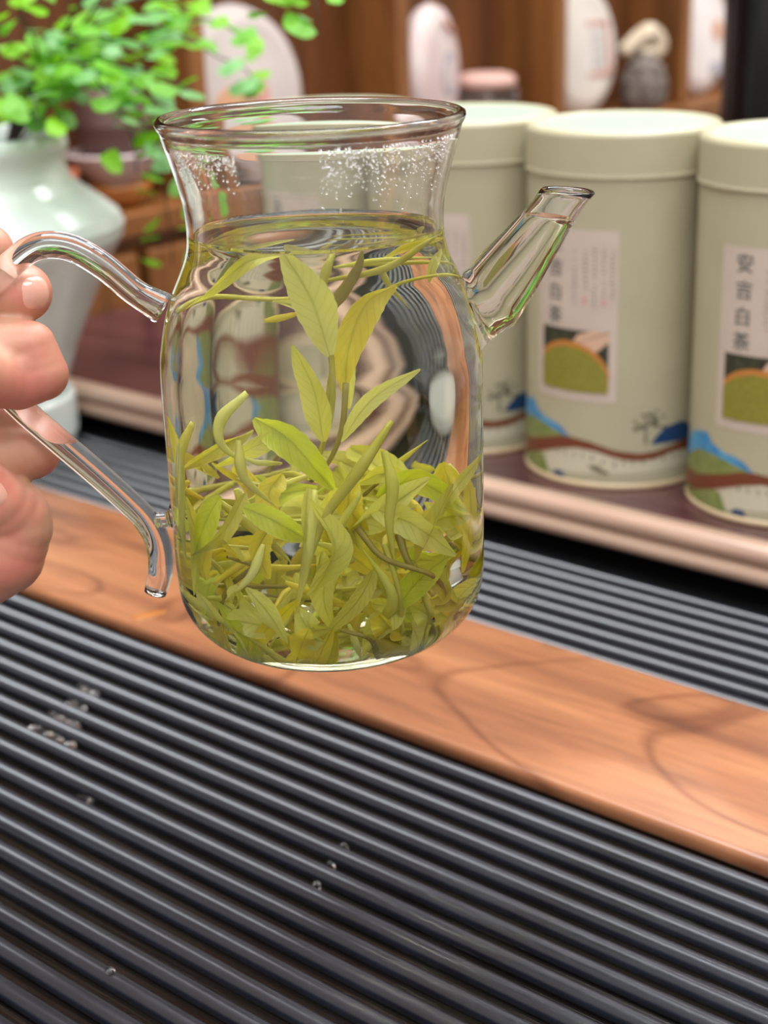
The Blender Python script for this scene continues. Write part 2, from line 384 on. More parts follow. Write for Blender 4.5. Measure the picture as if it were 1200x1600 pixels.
t = uvroot('pink_tea_cake', -.93, 1.255, CZ, label='small flat pink wrapped cake lying on a dark box', cat='tea cake')
link('wrapper', lathe('wrapper', [(0, .044), (.022, .044), (.029, .047), (.030, .052), (.028, .057), (.02, .060), (0, .060)], 40), M['pink'], t)
link('stand', box_mesh('stand', (-.022, -.026, 0), (.022, .026, .044), .002), M['cloth'], t, False)

t = uvroot('tea_pouch', -.915, 1.527, CZ, label='dark patterned cloth pouch with a pale knotted top', cat='pouch')
link('bag', lathe('bag', [(0, 0), (.020, .001), (.026, .010), (.027, .030), (.022, .046), (.012, .054), (.010, .060), (0, .062)], 28), M['cloth'], t)
kn = [link('knot', tube('knot', [(-.012, -.024, .060), (0, -.006, .078), (0, .014, .080), (.004, .024, .066), (0, .012, .056), (0, -.008, .060)], lambda s: .0105 - .003 * abs(s - .5), 12, 26), M['twine'], t)]

t = uvroot('clay_jar', -.925, .775, CZ, label='dark brown clay jar on a pale saucer and amber bowl', cat='jar')
link('amber_bowl', lathe('amber_bowl', [(0, 0), (.014, 0), (.022, .006), (.026, .014), (.0265, .018), (.024, .018), (0, .016)], 32), M['amber'], t)
link('saucer', lathe('saucer', [(0, .018), (.018, .018), (.03, .030), (.038, .040), (.036, .042), (.02, .034), (0, .032)], 36), M['lilac'], t)
link('body', lathe('body', [(0, .033), (.018, .033), (.026, .045), (.030, .062), (.027, .080), (.019, .090), (.019, .098), (.016, .098), (0, .096)], 36), M['clay'], t)
t = uvroot('terracotta_cup', -.925, .715, CZ, label='small terracotta cup standing beside the brown clay jar', cat='cup')
link('cup', lathe('cup', [(0, 0), (.012, 0), (.017, .014), (.019, .034), (.0175, .034), (.015, .012), (0, .004)], 28), M['orange'], t)

t = empty('black_flask', (.277, 1.08, .0301), 0, 'tall black enamel flask standing behind the sage tins', 'flask')
link('body', lathe('body', [(0, 0), (.033, 0), (.037, .004), (.037, .235), (.033, .255), (.028, .265), (0, .265)], 40), M['gloss_black'], t)
link('cap', lathe('cap', [(0, .263), (.025, .263), (.027, .268), (.027, .30), (.023, .306), (0, .306)], 32), M['black'], t)
t = empty('steel_canister', (.318, .985, .0301), 0, 'slim grey steel canister beside the black flask', 'canister')
link('body', lathe('body', [(0, 0), (.027, 0), (.029, .003), (.029, .25), (.026, .254), (0, .254)], 32), M['steel'], t)
link('lid', lathe('lid', [(0, .253), (.030, .253), (.030, .29), (.026, .294), (0, .294)], 32), M['steel'], t)

# ------------------------------------------------------------------ tea tins
def wrapmesh(name, polys, rad, step=.0035):
    """polys: lists of (arc mm, z mm) wrapped on a cylinder of radius rad (m)"""
    bm = bmesh.new()
    for poly in polys:
        f = bm.faces.new([bm.verts.new((a * .001, 0, z * .001)) for a, z in poly])
    bmesh.ops.triangulate(bm, faces=list(bm.faces))
    for _ in range(5):
        es = [e for e in bm.edges if abs(e.verts[0].co.x - e.verts[1].co.x) > step]
        if not es: break
        bmesh.ops.subdivide_edges(bm, edges=es, cuts=1); bmesh.ops.triangulate(bm, faces=[f for f in bm.faces if len(f.verts) > 3])
    for v in bm.verts:
        a = v.co.x / .0455; v.co = Vector((rad * math.sin(a), -rad * math.cos(a), v.co.z))
    for f in bm.faces: f.normal_update()
    bmesh.ops.reverse_faces(bm, faces=[f for f in bm.faces if f.normal.dot(Vector((f.calc_center_median().x, f.calc_center_median().y, 0))) < 0])
    me = bpy.data.meshes.new(name); bm.to_mesh(me); bm.free(); return me
def glyph(ch, size, cx, cz, rad):
    cu = bpy.data.curves.new('glyph', 'FONT'); cu.body = ch; cu.size = size; cu.align_x = 'CENTER'; cu.align_y = 'CENTER'; cu.resolution_u = 2; cu.offset = .0001
    o = bpy.data.objects.new('glyph', cu); COL.objects.link(o)
    dg = bpy.context.evaluated_depsgraph_get(); me = bpy.data.meshes.new_from_object(o.evaluated_get(dg))
    bpy.data.objects.remove(o); bpy.data.curves.remove(cu)
    xs = [v.co.x for v in me.vertices]; ys = [v.co.y for v in me.vertices]
    mx, my = ((min(xs) + max(xs)) / 2, (min(ys) + max(ys)) / 2) if xs else (0, 0)
    for v in me.vertices:
        a = (cx * .001 + v.co.x - mx) / .0455
        v.co = Vector((rad * math.sin(a), -rad * math.cos(a), cz * .001 + v.co.y - my))
    me.name = 'character'; me.materials.clear(); return me
K = .0455 * math.pi / 180 * 1000            # mm of arc per degree
def dg(a): return a * K
def arcs(pts): return [(dg(a), z) for a, z in pts]
TINR, TINL, TINH = .0455, .0462, .1694
def tin_parts():
    P = []
    P.append(('body', lathe('body', [(0, .001), (TINR - .003, .001), (TINR - .002, .0028), (TINR, .0032), (TINR, .1485)], 72), M['tin'], None))
    P.append(('base_rim', lathe('base_rim', [(TINR - .003, 0), (TINR + .0006, .0), (TINR + .0009, .0012), (TINR + .0006, .0026), (TINR, .003)], 72), M['tinbase'], None))
    P.append(('lid', lathe('lid', [(TINR - .001, .1480), (TINL + .0004, .1484), (TINL + .0006, .1492), (TINL, .1500), (TINL, .1670), (TINL - .0010, .1687), (TINL - .0022, .1694), (TINL - .0036, .1692), (TINL - .0046, .1686)], 72), M['tinlid'], None))
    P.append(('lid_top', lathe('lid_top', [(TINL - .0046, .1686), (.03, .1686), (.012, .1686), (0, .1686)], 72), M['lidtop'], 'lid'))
    r1, r2, r3, r4 = TINR + .00015, TINR + .0003, TINR + .00045, TINR + .0006
    lab = [(-65.5, 44.5), (-64.5, 43.5), (-11, 43.5), (-10, 44.5), (-10, 124.2), (-11, 125.2), (-64.5, 125.2), (-65.5, 124.2)]
    P.append(('label_panel', wrapmesh('label_panel', [arcs(lab)], r1), M['label'], None))
    P.append(('photo', wrapmesh('photo', [arcs([(-60.5, 48), (-15, 48), (-15, 78), (-60.5, 78)])], r2), M['photo_dark'], 'label_panel'))
    ell = lambda cx, cz, rx, rz, a0, a1, n=18: [(cx + rx * math.cos(R(a0 + (a1 - a0) * i / (n - 1))), cz + rz * math.sin(R(a0 + (a1 - a0) * i / (n - 1)))) for i in range(n)]
    rim = [p for p in ell(-40, 52, 27, 20.5, 18, 139)]
    P.append(('basket_print', wrapmesh('basket_print', [arcs(rim + [(-60.5, 48), (-15, 48)])], r3), M['photo_rim'], 'label_panel'))
    P.append(('scoop_print', wrapmesh('scoop_print', [arcs([(-38, 71), (-15, 78), (-26, 78), (-34, 76)]), arcs([(-36, 71.5), (-25, 66), (-15, 73), (-15, 77.5), (-27, 74)])], r3 - .00005), M['photo_hand'], 'label_panel'))
    tea = [p for p in ell(-40, 51, 25.5, 18.8, 14, 143)]
    P.append(('tea_print', wrapmesh('tea_print', [arcs(tea + [(-60.3, 48.1), (-15.4, 48.1)])], r4), M['photo_tea'], 'label_panel'))
    for ch, z in zip('安吉白茶', (118.4, 106.8, 95.2, 84.0)):
        P.append(('character', glyph(ch, .0088, dg(-50.3), z, r2), M['ink'], 'label_panel'))
    rr = random.Random(7); pol = []
    for a, z0, z1 in ((-36.8, 116.5, 90), (-30, 116, 97), (-24.3, 117.2, 89), (-18.8, 117, 96), (-13.8, 116.6, 95)):
        z = z0
        while z > z1:
            h = rr.uniform(1.1, 1.6)
            for q in range(3):
                x = dg(a) + rr.uniform(-.9, .5); pol.append([(x, z - h * rr.uniform(.2, .9)), (x + rr.uniform(.5, 1.1), z - h), (x + .9, z - h + .35), (x, z - .2)])
            z -= h + .75
            if rr.random() < .10: z -= 2.2
    P.append(('small_print', wrapmesh('small_print', pol, r2), M['inkgrey'], 'label_panel'))
    P.append(('seal_print', wrapmesh('seal_print', [arcs([(-31.5, 91), (-29, 91), (-29, 94), (-31.5, 94)]), arcs([(-19.6, 90), (-17.4, 90), (-17.4, 93.4), (-19.6, 93.4)])], r2), M['inkred'], 'label_panel'))
    # landscape round the foot
    P.append(('mountain_print', wrapmesh('mountain_print', [arcs([(-112, 10), (-110, 22), (-98, 30), (-88, 36), (-80, 34.5), (-72.5, 38.5), (-67, 34), (-58, 31.5), (-52, 31), (-46, 29.5), (-41, 26.5), (-36, 22.4), (-60, 17)])], r1), M['p_blue'], None))
    P.append(('hill_print', wrapmesh('hill_print', [arcs([(-112, 8), (-108, 18), (-95, 23), (-80, 29), (-68, 29.5), (-58, 28.3), (-47, 26.3), (-38, 24.5), (-34, 22), (-60, 14), (-85, 9)])], r2), M['p_green'], None))
    up = [(-112, 14), (-95, 15.5), (-80, 16.5), (-60, 21), (-46, 24.4), (-38, 25), (-26, 23.8), (-10, 20), (5, 18.2), (15, 18.8), (26, 20.6), (36, 22.4), (52, 22), (70, 19.5), (88, 16)]
    lo = [(88, 12.5), (70, 15.5), (52, 17.5), (36, 18.8), (26, 17.4), (15, 15.2), (5, 14.6), (-3, 15.2), (-12, 17), (-22, 19.5), (-34, 20), (-46, 18), (-62, 13.5), (-86, 7.5), (-112, 7)]
    P.append(('bank_print', wrapmesh('bank_print', [arcs(up + lo)], r3), M['p_brown'], None))
    P.append(('meadow_print', wrapmesh('meadow_print', [arcs([(-112, 6.8), (-86, 7.3), (-66, 12), (-60, 12.5), (-64, 9), (-60, 6.5), (-54, 3.4), (-112, 3.4)])], r2), M['p_green'], None))
    P.append(('shore_print', wrapmesh('shore_print', [arcs([(-66, 10.5), (-62, 14), (-50, 18), (-34, 20), (-22, 19.5), (-3, 15.2), (6, 14.5), (15, 15.2), (26, 17.4), (36, 18.8), (50, 15), (40, 10), (10, 8.5), (-20, 8), (-46, 6.2), (-54, 4.2), (-60, 7)])], r1), M['p_pale'], None))
    pol = []
    for i in range(15):
        a = -48 + 6.2 * i + rr.uniform(-1, 1); zt = 17.5 if a < -20 else (15 if a < 12 else 16.5)
        h = rr.uniform(2, 4); pol.append(arcs([(a - .45, zt - h), (a + .45, zt - h * .9), (a + .4, zt), (a - .4, zt)]))
    P.append(('reed_print', wrapmesh('reed_print', pol, r2), M['p_dark'], None))
    pol = [arcs([(7.5, 23), (9.5, 23), (9, 31), (8, 31)])]
    for i in range(34):
        th = rr.uniform(-.3, math.pi + .3); d = rr.uniform(.2, 1); a = 11 + 11 * d * math.cos(th); z = 31.5 + 8.5 * d * math.sin(th)
        pol.append(arcs([(a - 1.3, z - .5), (a + 1.0, z - .9), (a + 1.4, z + .5), (a - .8, z + .9)]))
    P.append(('tree_print', wrapmesh('tree_print', pol, r1), M['p_dark'], None))
    P.append(('far_hill_print', wrapmesh('far_hill_print', [arcs([(11.5, 22.6), (16, 27), (21.5, 30.5), (27, 29), (33, 32), (41, 29), (49, 26), (58, 21.5), (36, 22)])], r2), M['p_navy'], None))
    P.append(('boat_print', wrapmesh('boat_print', [arcs([(-27, 11.6), (-23, 9.4), (-15, 7.6), (-12.6, 8.6), (-17, 10), (-20, 12)])], r2), M['p_dark'], None))
    P.append(('stone_print', wrapmesh('stone_print', [arcs([(-52, 4), (-42, 3.6), (-43.5, 6.4), (-49, 6.6)])], r2), M['p_navy'], None))
    return P
parts = tin_parts()
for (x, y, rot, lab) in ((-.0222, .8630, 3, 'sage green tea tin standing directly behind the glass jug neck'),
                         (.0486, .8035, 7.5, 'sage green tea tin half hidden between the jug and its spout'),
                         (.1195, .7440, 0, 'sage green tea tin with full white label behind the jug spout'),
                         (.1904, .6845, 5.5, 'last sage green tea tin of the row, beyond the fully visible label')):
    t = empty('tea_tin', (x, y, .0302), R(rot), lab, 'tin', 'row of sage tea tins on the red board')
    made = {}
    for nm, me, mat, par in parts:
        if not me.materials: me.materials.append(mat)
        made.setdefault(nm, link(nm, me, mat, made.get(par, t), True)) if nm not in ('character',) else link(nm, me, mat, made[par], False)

# ------------------------------------------------------------------ planter and fern
PX, PY = -.232, .895
t = empty('planter', (PX, PY, .0003), 0, 'pale celadon ceramic planter standing on a small round saucer', 'planter')
link('saucer', lathe('saucer', [(0, 0), (.041, 0), (.045, .002), (.0475, .010), (.0475, .031), (.046, .0335), (.043, .0335), (.041, .030), (.040, .008), (0, .006)], 56), M['porcelain'], t)
link('pot', lathe('pot', [(0, .0065), (.034, .0065), (.036, .010), (.040, .030), (.052, .062), (.066, .092), (.078, .115), (.0850, .126), (.0862, .133), (.0835, .139), (.074, .147), (.064, .154), (.058, .160), (.0555, .166), (.0555, .172), (.058, .178), (.0575, .183), (.0545, .186), (.0515, .184), (.050, .178), (.050, .165), (.055, .155), (.070, .140), (.070, .134)], 72), M['porcelain'], t)
link('soil', lathe('soil', [(.0695, .136), (.055, .142), (.03, .145), (0, .146)], 40), M['soil'], t)
fern = empty('maidenhair_fern', (PX, PY, .145), 0, 'bright green maidenhair fern with fan leaflets arching from the planter', 'fern')
def leaflet_mesh(seed):
    r = random.Random(seed); n = 19; V = [(0, 0, 0)]; a0, a1 = R(-80), R(80)
    for ring, f in ((1, .5), (2, 1.0)):
        for i in range(n):
            a = a0 + (a1 - a0) * i / (n - 1)
            rad = f * (.62 + .38 * math.cos(a * .75)) * (1 - .07 * (1 - abs(math.sin(2.6 * a + seed))) - .03 * r.random() * (ring == 2))
            V.append((rad * math.cos(a) * 1.0, rad * math.sin(a) * .92, -.10 * f * f + .05 * f * math.cos(4 * a)))
    F = [(0, 1 + i, 2 + i) for i in range(n - 1)] + [(1 + i, 1 + n + i, 2 + n + i, 2 + i) for i in range(n - 1)]
    return mesh('leaflet', V, F)
LM = []
for i in range(6):
    for m in range(3):
        me = leaflet_mesh(i); me.materials.append(M['fern'][m]); LM.append((m, me))
FR = [
    [(-210,900,171),(-193,890,207),(-169,870,232),(-145,860,245),(-116,850,251),(-91,840,253)],
    [(-207,890,172),(-183,880,218),(-152,850,226),(-125,830,225),(-105,820,220),(-89,820,210)],
    [(-211,900,171),(-197,920,211),(-171,930,245),(-155,930,262)],
    [(-207,890,172),(-179,880,221),(-149,870,218),(-127,860,198),(-119,860,173),(-116,870,140),(-117,880,111)],
    [(-213,910,170),(-167,920,232),(-132,930,230),(-106,930,233),(-88,930,222),(-71,920,215),(-65,920,196)],
    [(-206,880,173),(-186,840,208),(-175,820,213),(-171,810,199)],
    [(-210,900,171),(-143,860,267),(-87,820,276),(-51,800,269),(-43,800,248)],
    [(-210,900,171),(-125,860,276),(-71,820,281),(-32,800,268),(-25,790,253),(-25,790,240)],
    [(-212,900,171),(-195,890,221),(-198,880,239),(-207,880,252)],
    [(-208,890,172),(-160,840,227),(-135,820,212),(-125,820,192),(-124,820,172)],
    [(-213,910,170),(-170,940,238),(-140,950,254),(-107,960,256)],
    [(-207,890,172),(-151,860,222),(-118,840,209),(-99,830,195),(-116,830,184)],
    [(-210,890,172),(-178,860,229),(-181,840,253),(-166,840,265)],
    [(-210,900,171),(-170,880,238),(-137,870,237),(-108,860,243),(-84,860,246),(-67,860,236)],
    [(-210,900,171),(-177,890,227),(-150,880,230),(-136,870,210),(-116,870,196),(-110,870,186)],
    [(-213,910,170),(-198,940,224),(-176,950,234),(-152,960,225),(-133,960,221)],
]
rf = random.Random(11); nl = 0
for fi, pts in sorted(enumerate(FR), key=lambda q: q[0] not in (6, 7)):
    P = [Vector((a / 1000 - PX, b / 1000 - PY, c / 1000 - .145)) for a, b, c in pts]
    P = [Vector((P[0].x * .4, P[0].y * .4, -.004))] + P
    st = link('frond_stem', tube('frond_stem', P, lambda s: .0011 - .0007 * s, 6, 30), M['fernstem'], fern)
    Cc = spline(P, 90); L = 0; nxt = .06 if fi not in (6, 7) else .30; side = 1
    acc = [0]
    for i in range(1, 90): acc.append(acc[-1] + (Cc[i] - Cc[i - 1]).length)
    skip = .075 if fi not in (6, 7) else acc[-1] - .075
    d = skip; twigs = []
    while d < acc[-1] and nl < 296:
        i = min(range(90), key=lambda k: abs(acc[k] - d)); tdir = (Cc[min(i + 1, 89)] - Cc[max(i - 1, 0)]).normalized()
        side = -side
        lat = tdir.cross(Vector((0, 0, 1)))
        if lat.length < .2: lat = Vector((1, 0, 0))
        lat.normalize()
        out = (lat * side + tdir * .4 + Vector((rf.uniform(-.5, .5), rf.uniform(-.5, .5), rf.uniform(-.6, .1)))).normalized()
        base = Cc[i] + out * rf.uniform(.002, .012)
        size = rf.uniform(.0088, .0140)
        nrm = (Vector((rf.uniform(-.45, .45), rf.uniform(-.75, .2), rf.uniform(.6, 1.1)))).normalized()
        x = (out - nrm * out.dot(nrm)).normalized(); yv = nrm.cross(x)
        m3 = Matrix((x, yv, nrm)).transposed()
        col = rf.choices((0, 1, 2), (5, 3, 4))[0]
        me = rf.choice([q for k, q in LM if k == col])
        o = bpy.data.objects.new('leaflet', me); COL.objects.link(o); o.parent = st
        o.matrix_local = Matrix.Translation(base) @ m3.to_4x4() @ Matrix.Scale(size, 4)
        nl += 1; twigs.append((Cc[i], base))
        d += rf.uniform(.0052, .0086)
for _, me in LM: me.polygons.foreach_set('use_smooth', [True] * len(me.polygons))

# ------------------------------------------------------------------ the glass jug
JX, JY = -.0160, .4144
jug = empty('glass_jug', (JX, JY, .0925), 0, 'clear glass tea jug with slim spout, full of steeping leaves, held in the hand', 'jug')
ZB = .0925
WL = .2115                                                     # level of the tea
OUT = [(0, .0925), (.018, .0925), (.026, .0928), (.031, .0940), (.036, .0965), (.0402, .1003), (.0430, .1050), (.0442, .110), (.0446, .117), (.0446, .130), (.0447, .150), (.0447, .168), (.0445, .176),
       (.0438, .181), (.0428, .1860), (.0414, .1910), (.0395, .1958), (.0376, .1998), (.0360, .2035), (.0350, .2070), (.0346, .2105), (.0346, .2145), (.0349, .2185), (.0357, .2225), (.0368, .2270), (.0380, .2312), (.0391, .2350), (.0399, .2380)]
def smooth(P, k=3):
    Q = spline([(a, 0, b) for a, b in P], (len(P) - 1) * k + 1); return [(max(q.x, 0), q.z) for q in Q]
OUTS = smooth(OUT); OUTS[0] = (0, .0925)
WALL = .0016
def inner_r(z): 
    o = [(a, b) for a, b in OUTS if b > .0935]
    for (a, b), (c, d) in zip(o, o[1:]):
        if b <= z <= d: return a + (c - a) * (z - b) / max(d - b, 1e-9) - WALL
    return o[-1][0] - WALL
INB = [(0, .0965), (.018, .0966), (.026, .0970), (.0310, .0984), (.0355, .1012), (.0388, .1046), (.0412, .1085), (.0426, .1130)]
zs = [.117, .124, .13, .14, .15, .16, .168, .172, .176, .179, .182, .185, .188, .191, .194, .197, .200, .203, .2055, .208, .2095, .2105]
INW = smooth(INB, 2) + [(inner_r(z), z) for z in zs]; INW[0] = (0, .0965)
rim = [(.0405, .2390), (.0410, .2401), (.0408, .2411), (.0398, .2417), (.0387, .2413), (.0381, .2403), (.0380, .2390)]
up = [(inner_r(z), z) for z in (.2370, .2340, .2305, .2270, .2235, .2200, .2175, .2150, .2135, .2122)]
body_prof = [(a, b - ZB) for a, b in OUTS + rim + up + [(inner_r(WL), WL)]]
link('body', lathe('body', body_prof, 128), M['glass'], jug)
# handle: a solid glass rod, flared where it meets the body
HP = [(-.0425, 0, .1905), (-.0500, 0, .1955), (-.0580, 0, .2030), (-.0665, 0, .2082), (-.0750, 0, .2088), (-.0830, 0, .2040), (-.0905, 0, .1965), (-.0945, 0, .1855), (-.0920, 0, .1735), (-.0850, 0, .1640), (-.0765, 0, .1550), (-.0665, 0, .1448), (-.0585, 0, .1362), (-.0525, 0, .1288), (-.0496, 0, .1212), (-.0497, 0, .1130), (-.0518, 0, .1062)]
HP = [(a, b, c - ZB) for a, b, c in HP]
def hr(s): return .0037 + .0010 * max(0, 1 - s / .06) ** 1.5 - .0004 * max(0, (s - .93) / .07)
ho = link('handle', tube('handle', HP, hr, 20, 120, True), M['glass'], jug)
bmh = bmesh.new(); bmh.from_mesh(ho.data); bmesh.ops.recalc_face_normals(bmh, faces=bmh.faces[:]); bmh.to_mesh(ho.data); bmh.free()
link('handle_joint', tube('handle_joint', [(-.0443, 0, .1295 - ZB), (-.0465, 0, .1290 - ZB), (-.0500, 0, .1287 - ZB)], lambda s: .0042 - .0022 * min(1, s * 2.2) + .0004 * s, 16, 10, True), M['glass'], jug)
ho.data.polygons.foreach_set('use_smooth', [True] * len(ho.data.polygons))
# spout: lofted from an oval on the body wall to a flared lip
def spout_rings(off):
    rings = []
    c0 = Vector((.0440, 0, .1858)); tip = Vector((.0678, 0, .2188))
    n = 26
    for i in range(n + 1):
        s = i / n
        c = c0.lerp(tip, s); c.x += -.0006 * math.sin(math.pi * s)
        e = (1 - s)
        tilt = R(68) * e ** 1.6 + R(4) * (1 - e)          # plane of the ring: steep at the wall, level at the lip
        a = (.0108 * e ** 1.3 + .0069 * (1 - e ** 1.3)) - off    # long half axis
        b = (.0088 * e + .0058 * (1 - e)) - off
        if s > .90:
            fl = (s - .90) / .10; a += .0006 * fl; b += .0007 * fl
        dx = Vector((math.cos(tilt), 0, -math.sin(tilt)))
        ring = [c + dx * (a * math.cos(2 * math.pi * k / 40)) + Vector((0, 1, 0)) * (b * math.sin(2 * math.pi * k / 40)) for k in range(40)]
        rings.append(ring)
    # seat the first rings on the wall of the body
    for ri in range(4):
        f = 1 - ri / 4
        for p in rings[ri]:
            rr = inner_r(min(max(p.z, .12), .21)) + WALL - .0002
            xw = math.sqrt(max(rr * rr - p.y * p.y, 0)); p.x = p.x * (1 - f) + xw * f
            if math.hypot(p.x, p.y) < rr: p.x = xw
    return rings
def loft(name, rings, flip=False, mi=None):
    V = [p - Vector((0, 0, ZB)) for r in rings for p in r]; F = []; n = len(rings[0]); Mi = []
    for i in range(len(rings) - 1):
        for k in range(n):
            j = (k + 1) % n; q = (i * n + k, i * n + j, (i + 1) * n + j, (i + 1) * n + k)
            F.append(q[::-1] if flip else q); Mi.append(mi[i] if mi else 0)
    return V, F, Mi
ro, ri_ = spout_rings(0), spout_rings(.0013)
# lip: bridge outer -> inner, inner goes down to the tea level
iw = max(i for i, r in enumerate(ri_) if sum(p.z for p in r) / 40 <= .2128)
lipc = [Vector((a.x * .5 + b.x * .5, a.y * .5 + b.y * .5, a.z + .0006)) for a, b in zip(ro[-1], ri_[-1])]
rings = ro + [lipc] + ri_[::-1][:len(ri_) - iw]
V, F, _ = loft('spout', rings)
link('spout', mesh('spout', V, F), M['glass'], jug)
# condensation beads high on the inside of the neck
rc = random.Random(5); V, F = [], []
def bead(c, nrm, r):
    a = nrm.orthogonal().normalized(); b = nrm.cross(a); base = len(V); n = 7
    for lv, (rr, h) in enumerate(((1, 0), (.8, .45), (.38, .72))):
        for k in range(n):
            an = 2 * math.pi * k / n
            V.append(c + (a * math.cos(an) + b * math.sin(an)) * (r * rr) + nrm * (r * h))
    V.append(c + nrm * (r * .8))
    for lv in range(2):
        for k in range(n):
            j = (k + 1) % n; F.append((base + lv * n + k, base + lv * n + j, base + (lv + 1) * n + j, base + (lv + 1) * n + k))
    for k in range(n): F.append((base + 2 * n + k, base + 2 * n + (k + 1) % n, base + 3 * n))
cnt = 0
while cnt < 1100:
    if rc.random() < .72: th = R(rc.uniform(-85, 10)); z = .2375 - abs(rc.gauss(0, .0060)) - .0005
    else: th = R(rc.uniform(-160, -118)); z = .2355 - abs(rc.gauss(0, .0035))
    if th < R(-85) and th > R(-118): continue
    if z < .220: continue
    rr = inner_r(z); nrm = Vector((-math.cos(th), -math.sin(th), 0)); c = Vector((rr * math.cos(th), rr * math.sin(th), z - ZB)) + nrm * .00002
    bead(c, nrm, rc.uniform(.00020, .00042)); cnt += 1
tag(link('condensation', mesh('condensation', V, F), M['water'], jug), kind='stuff')

# ------------------------------------------------------------------ the tea
tea = empty('tea_liquor', (JX, JY, .0965), 0, 'clear pale yellow green tea filling the glass jug to its neck', 'tea')
men = [(inner_r(WL), WL), (inner_r(WL) - .0006, WL - .0007), (inner_r(WL) - .0018, WL - .0011), (inner_r(WL) - .006, WL - .0012), (.015, WL - .0012), (0, WL - .0012)]
prof = INW + men; mi = [0] * (len(INW)) + [1] * (len(men) - 1)
link('tea_body', lathe('tea_body', [(a, b - .0965) for a, b in prof], 128, mi=mi), [M['tea_side'], M['tea_top']], tea)
low = ri_[1:iw + 1]
V, F, Mi = loft('spout_tea', low)
V = [v + Vector((0, 0, ZB - .0965)) for v in V]; n = 40
c1 = len(V); V.append(sum((p for p in low[-1]), Vector()) / n - Vector((0, 0, .0965)) - Vector((0, 0, .0004)))
c0 = len(V); V.append(sum((p for p in low[0]), Vector()) / n - Vector((0, 0, .0965)))
base = (len(low) - 1) * n
F += [(base + k, base + (k + 1) % n, c1) for k in range(n)]; Mi += [1] * n
F += [((k + 1) % n, k, c0) for k in range(n)]; Mi += [0] * n
link('spout_tea', mesh('spout_tea', V, F, Mi), [M['tea_side'], M['tea_top']], tea)

# ------------------------------------------------------------------ tea leaves
LC = [('deep', (186, 178, 34), (204, 194, 60), (216, 206, 40)), ('olive', (202, 196, 72), (214, 206, 98), (214, 206, 60)),
      ('soft', (216, 214, 92), (228, 224, 116), (230, 226, 70)), ('pale', (228, 226, 124), (236, 234, 150), (238, 236, 104)),
      ('yellow', (230, 214, 50), (238, 224, 84), (242, 226, 50)), ('brownish', (158, 144, 56), (178, 164, 74), (184, 164, 60)),
      ('fresh', (204, 214, 46), (218, 224, 80), (218, 228, 40))]
TL = [leafmat('tea_bud_' + n, lin(*p), lin(*q), lin(*r), tr=.35) for n, p, q, r in LC]
TB = [blademat('tea_leaf_' + n, lin(*p), lin(*q), lin(int(p[0] * .74), int(p[1] * .78), int(p[2] * .5)), lin(*r), tr=.48) for n, p, q, r in LC]
TIP = plain('tea_stem_tip', lin(120, 84, 44), .6)
TN = ('deep yellow-green', 'olive', 'soft green', 'pale green', 'yellow', 'brownish olive', 'fresh green')
def clampin(p):
    z = min(max(p.z, .0995), WL - .0016); lim = (inner_r(z) if z > .113 else .0426 - (.113 - z) * 1.15) - .0012
    r = math.hypot(p.x, p.y)
    k = lim / r if r > lim else 1
    return Vector((p.x * k, p.y * k, z))
def blade(P, width, roll, rnd):
    """folded, slightly waved leaf blade through the points P (m, jug frame)"""
    n = 19; width *= .78; Cc = spline(P, n); fr = frames(Cc, Vector((math.sin(R(roll)), -math.cos(R(roll)), .25)))
    fold = rnd.uniform(.3, 1.2); wave = rnd.uniform(.05, .5); tw = rnd.uniform(-.9, .9); V, F = [], []; ph = rnd.uniform(0, 6)
    for i, (c, (t, nn, b)) in enumerate(zip(Cc, fr)):
        s = i / (n - 1); wd = width * .5 * (max(math.sin(math.pi * min(.03 + s * .94, .97)) ** .8, 0)) * (1.12 - .3 * s)
        a = tw * (s - .5) * 2; b2 = b * math.cos(a) + nn * math.sin(a); n2 = nn * math.cos(a) - b * math.sin(a)
        for k in (-1, -.55, 0, .55, 1):
            q = c + b2 * (k * wd * (1 - .12 * fold)) - n2 * (-abs(k) * wd * fold) * .8 + n2 * (wave * wd * .5 * math.sin(ph + 9 * s) * k)
            if k == 0: q = q - n2 * (width * .02)
            if abs(k) == 1: q = q + b2 * (k * wd * .05 * (i % 2))
            V.append(clampin(q))
    for i in range(n - 1):
        for k in range(4):
            a = i * 5 + k; F.append((a, a + 1, a + 6, a + 5))
    me = mesh('blade', V, F); ul = me.uv_layers.new(name='UVMap')
    for lp in me.loops: ul.data[lp.index].uv = ((lp.vertex_index // 5) / (n - 1), (-1, -.55, 0, .55, 1)[lp.vertex_index % 5] * .5 + .5)
    return me
def bud(P, width, rnd):
    n, seg = 8, 18
    me = tube('bud', [clampin(Vector(p)) for p in P], lambda s: width * .5 * max(.05, min(1, .42 + 1.9 * s) * (1 - s ** 2.4)), n, seg, True, flat=.62)
    for v in me.vertices: v.co = clampin(v.co)
    return me
def stalk(P, width):
    me = tube('stalk', [clampin(Vector(p)) for p in P], lambda s: width * .5 * (1.15 - .4 * s), 7, 20)
    for v in me.vertices: v.co = clampin(v.co)
    return me
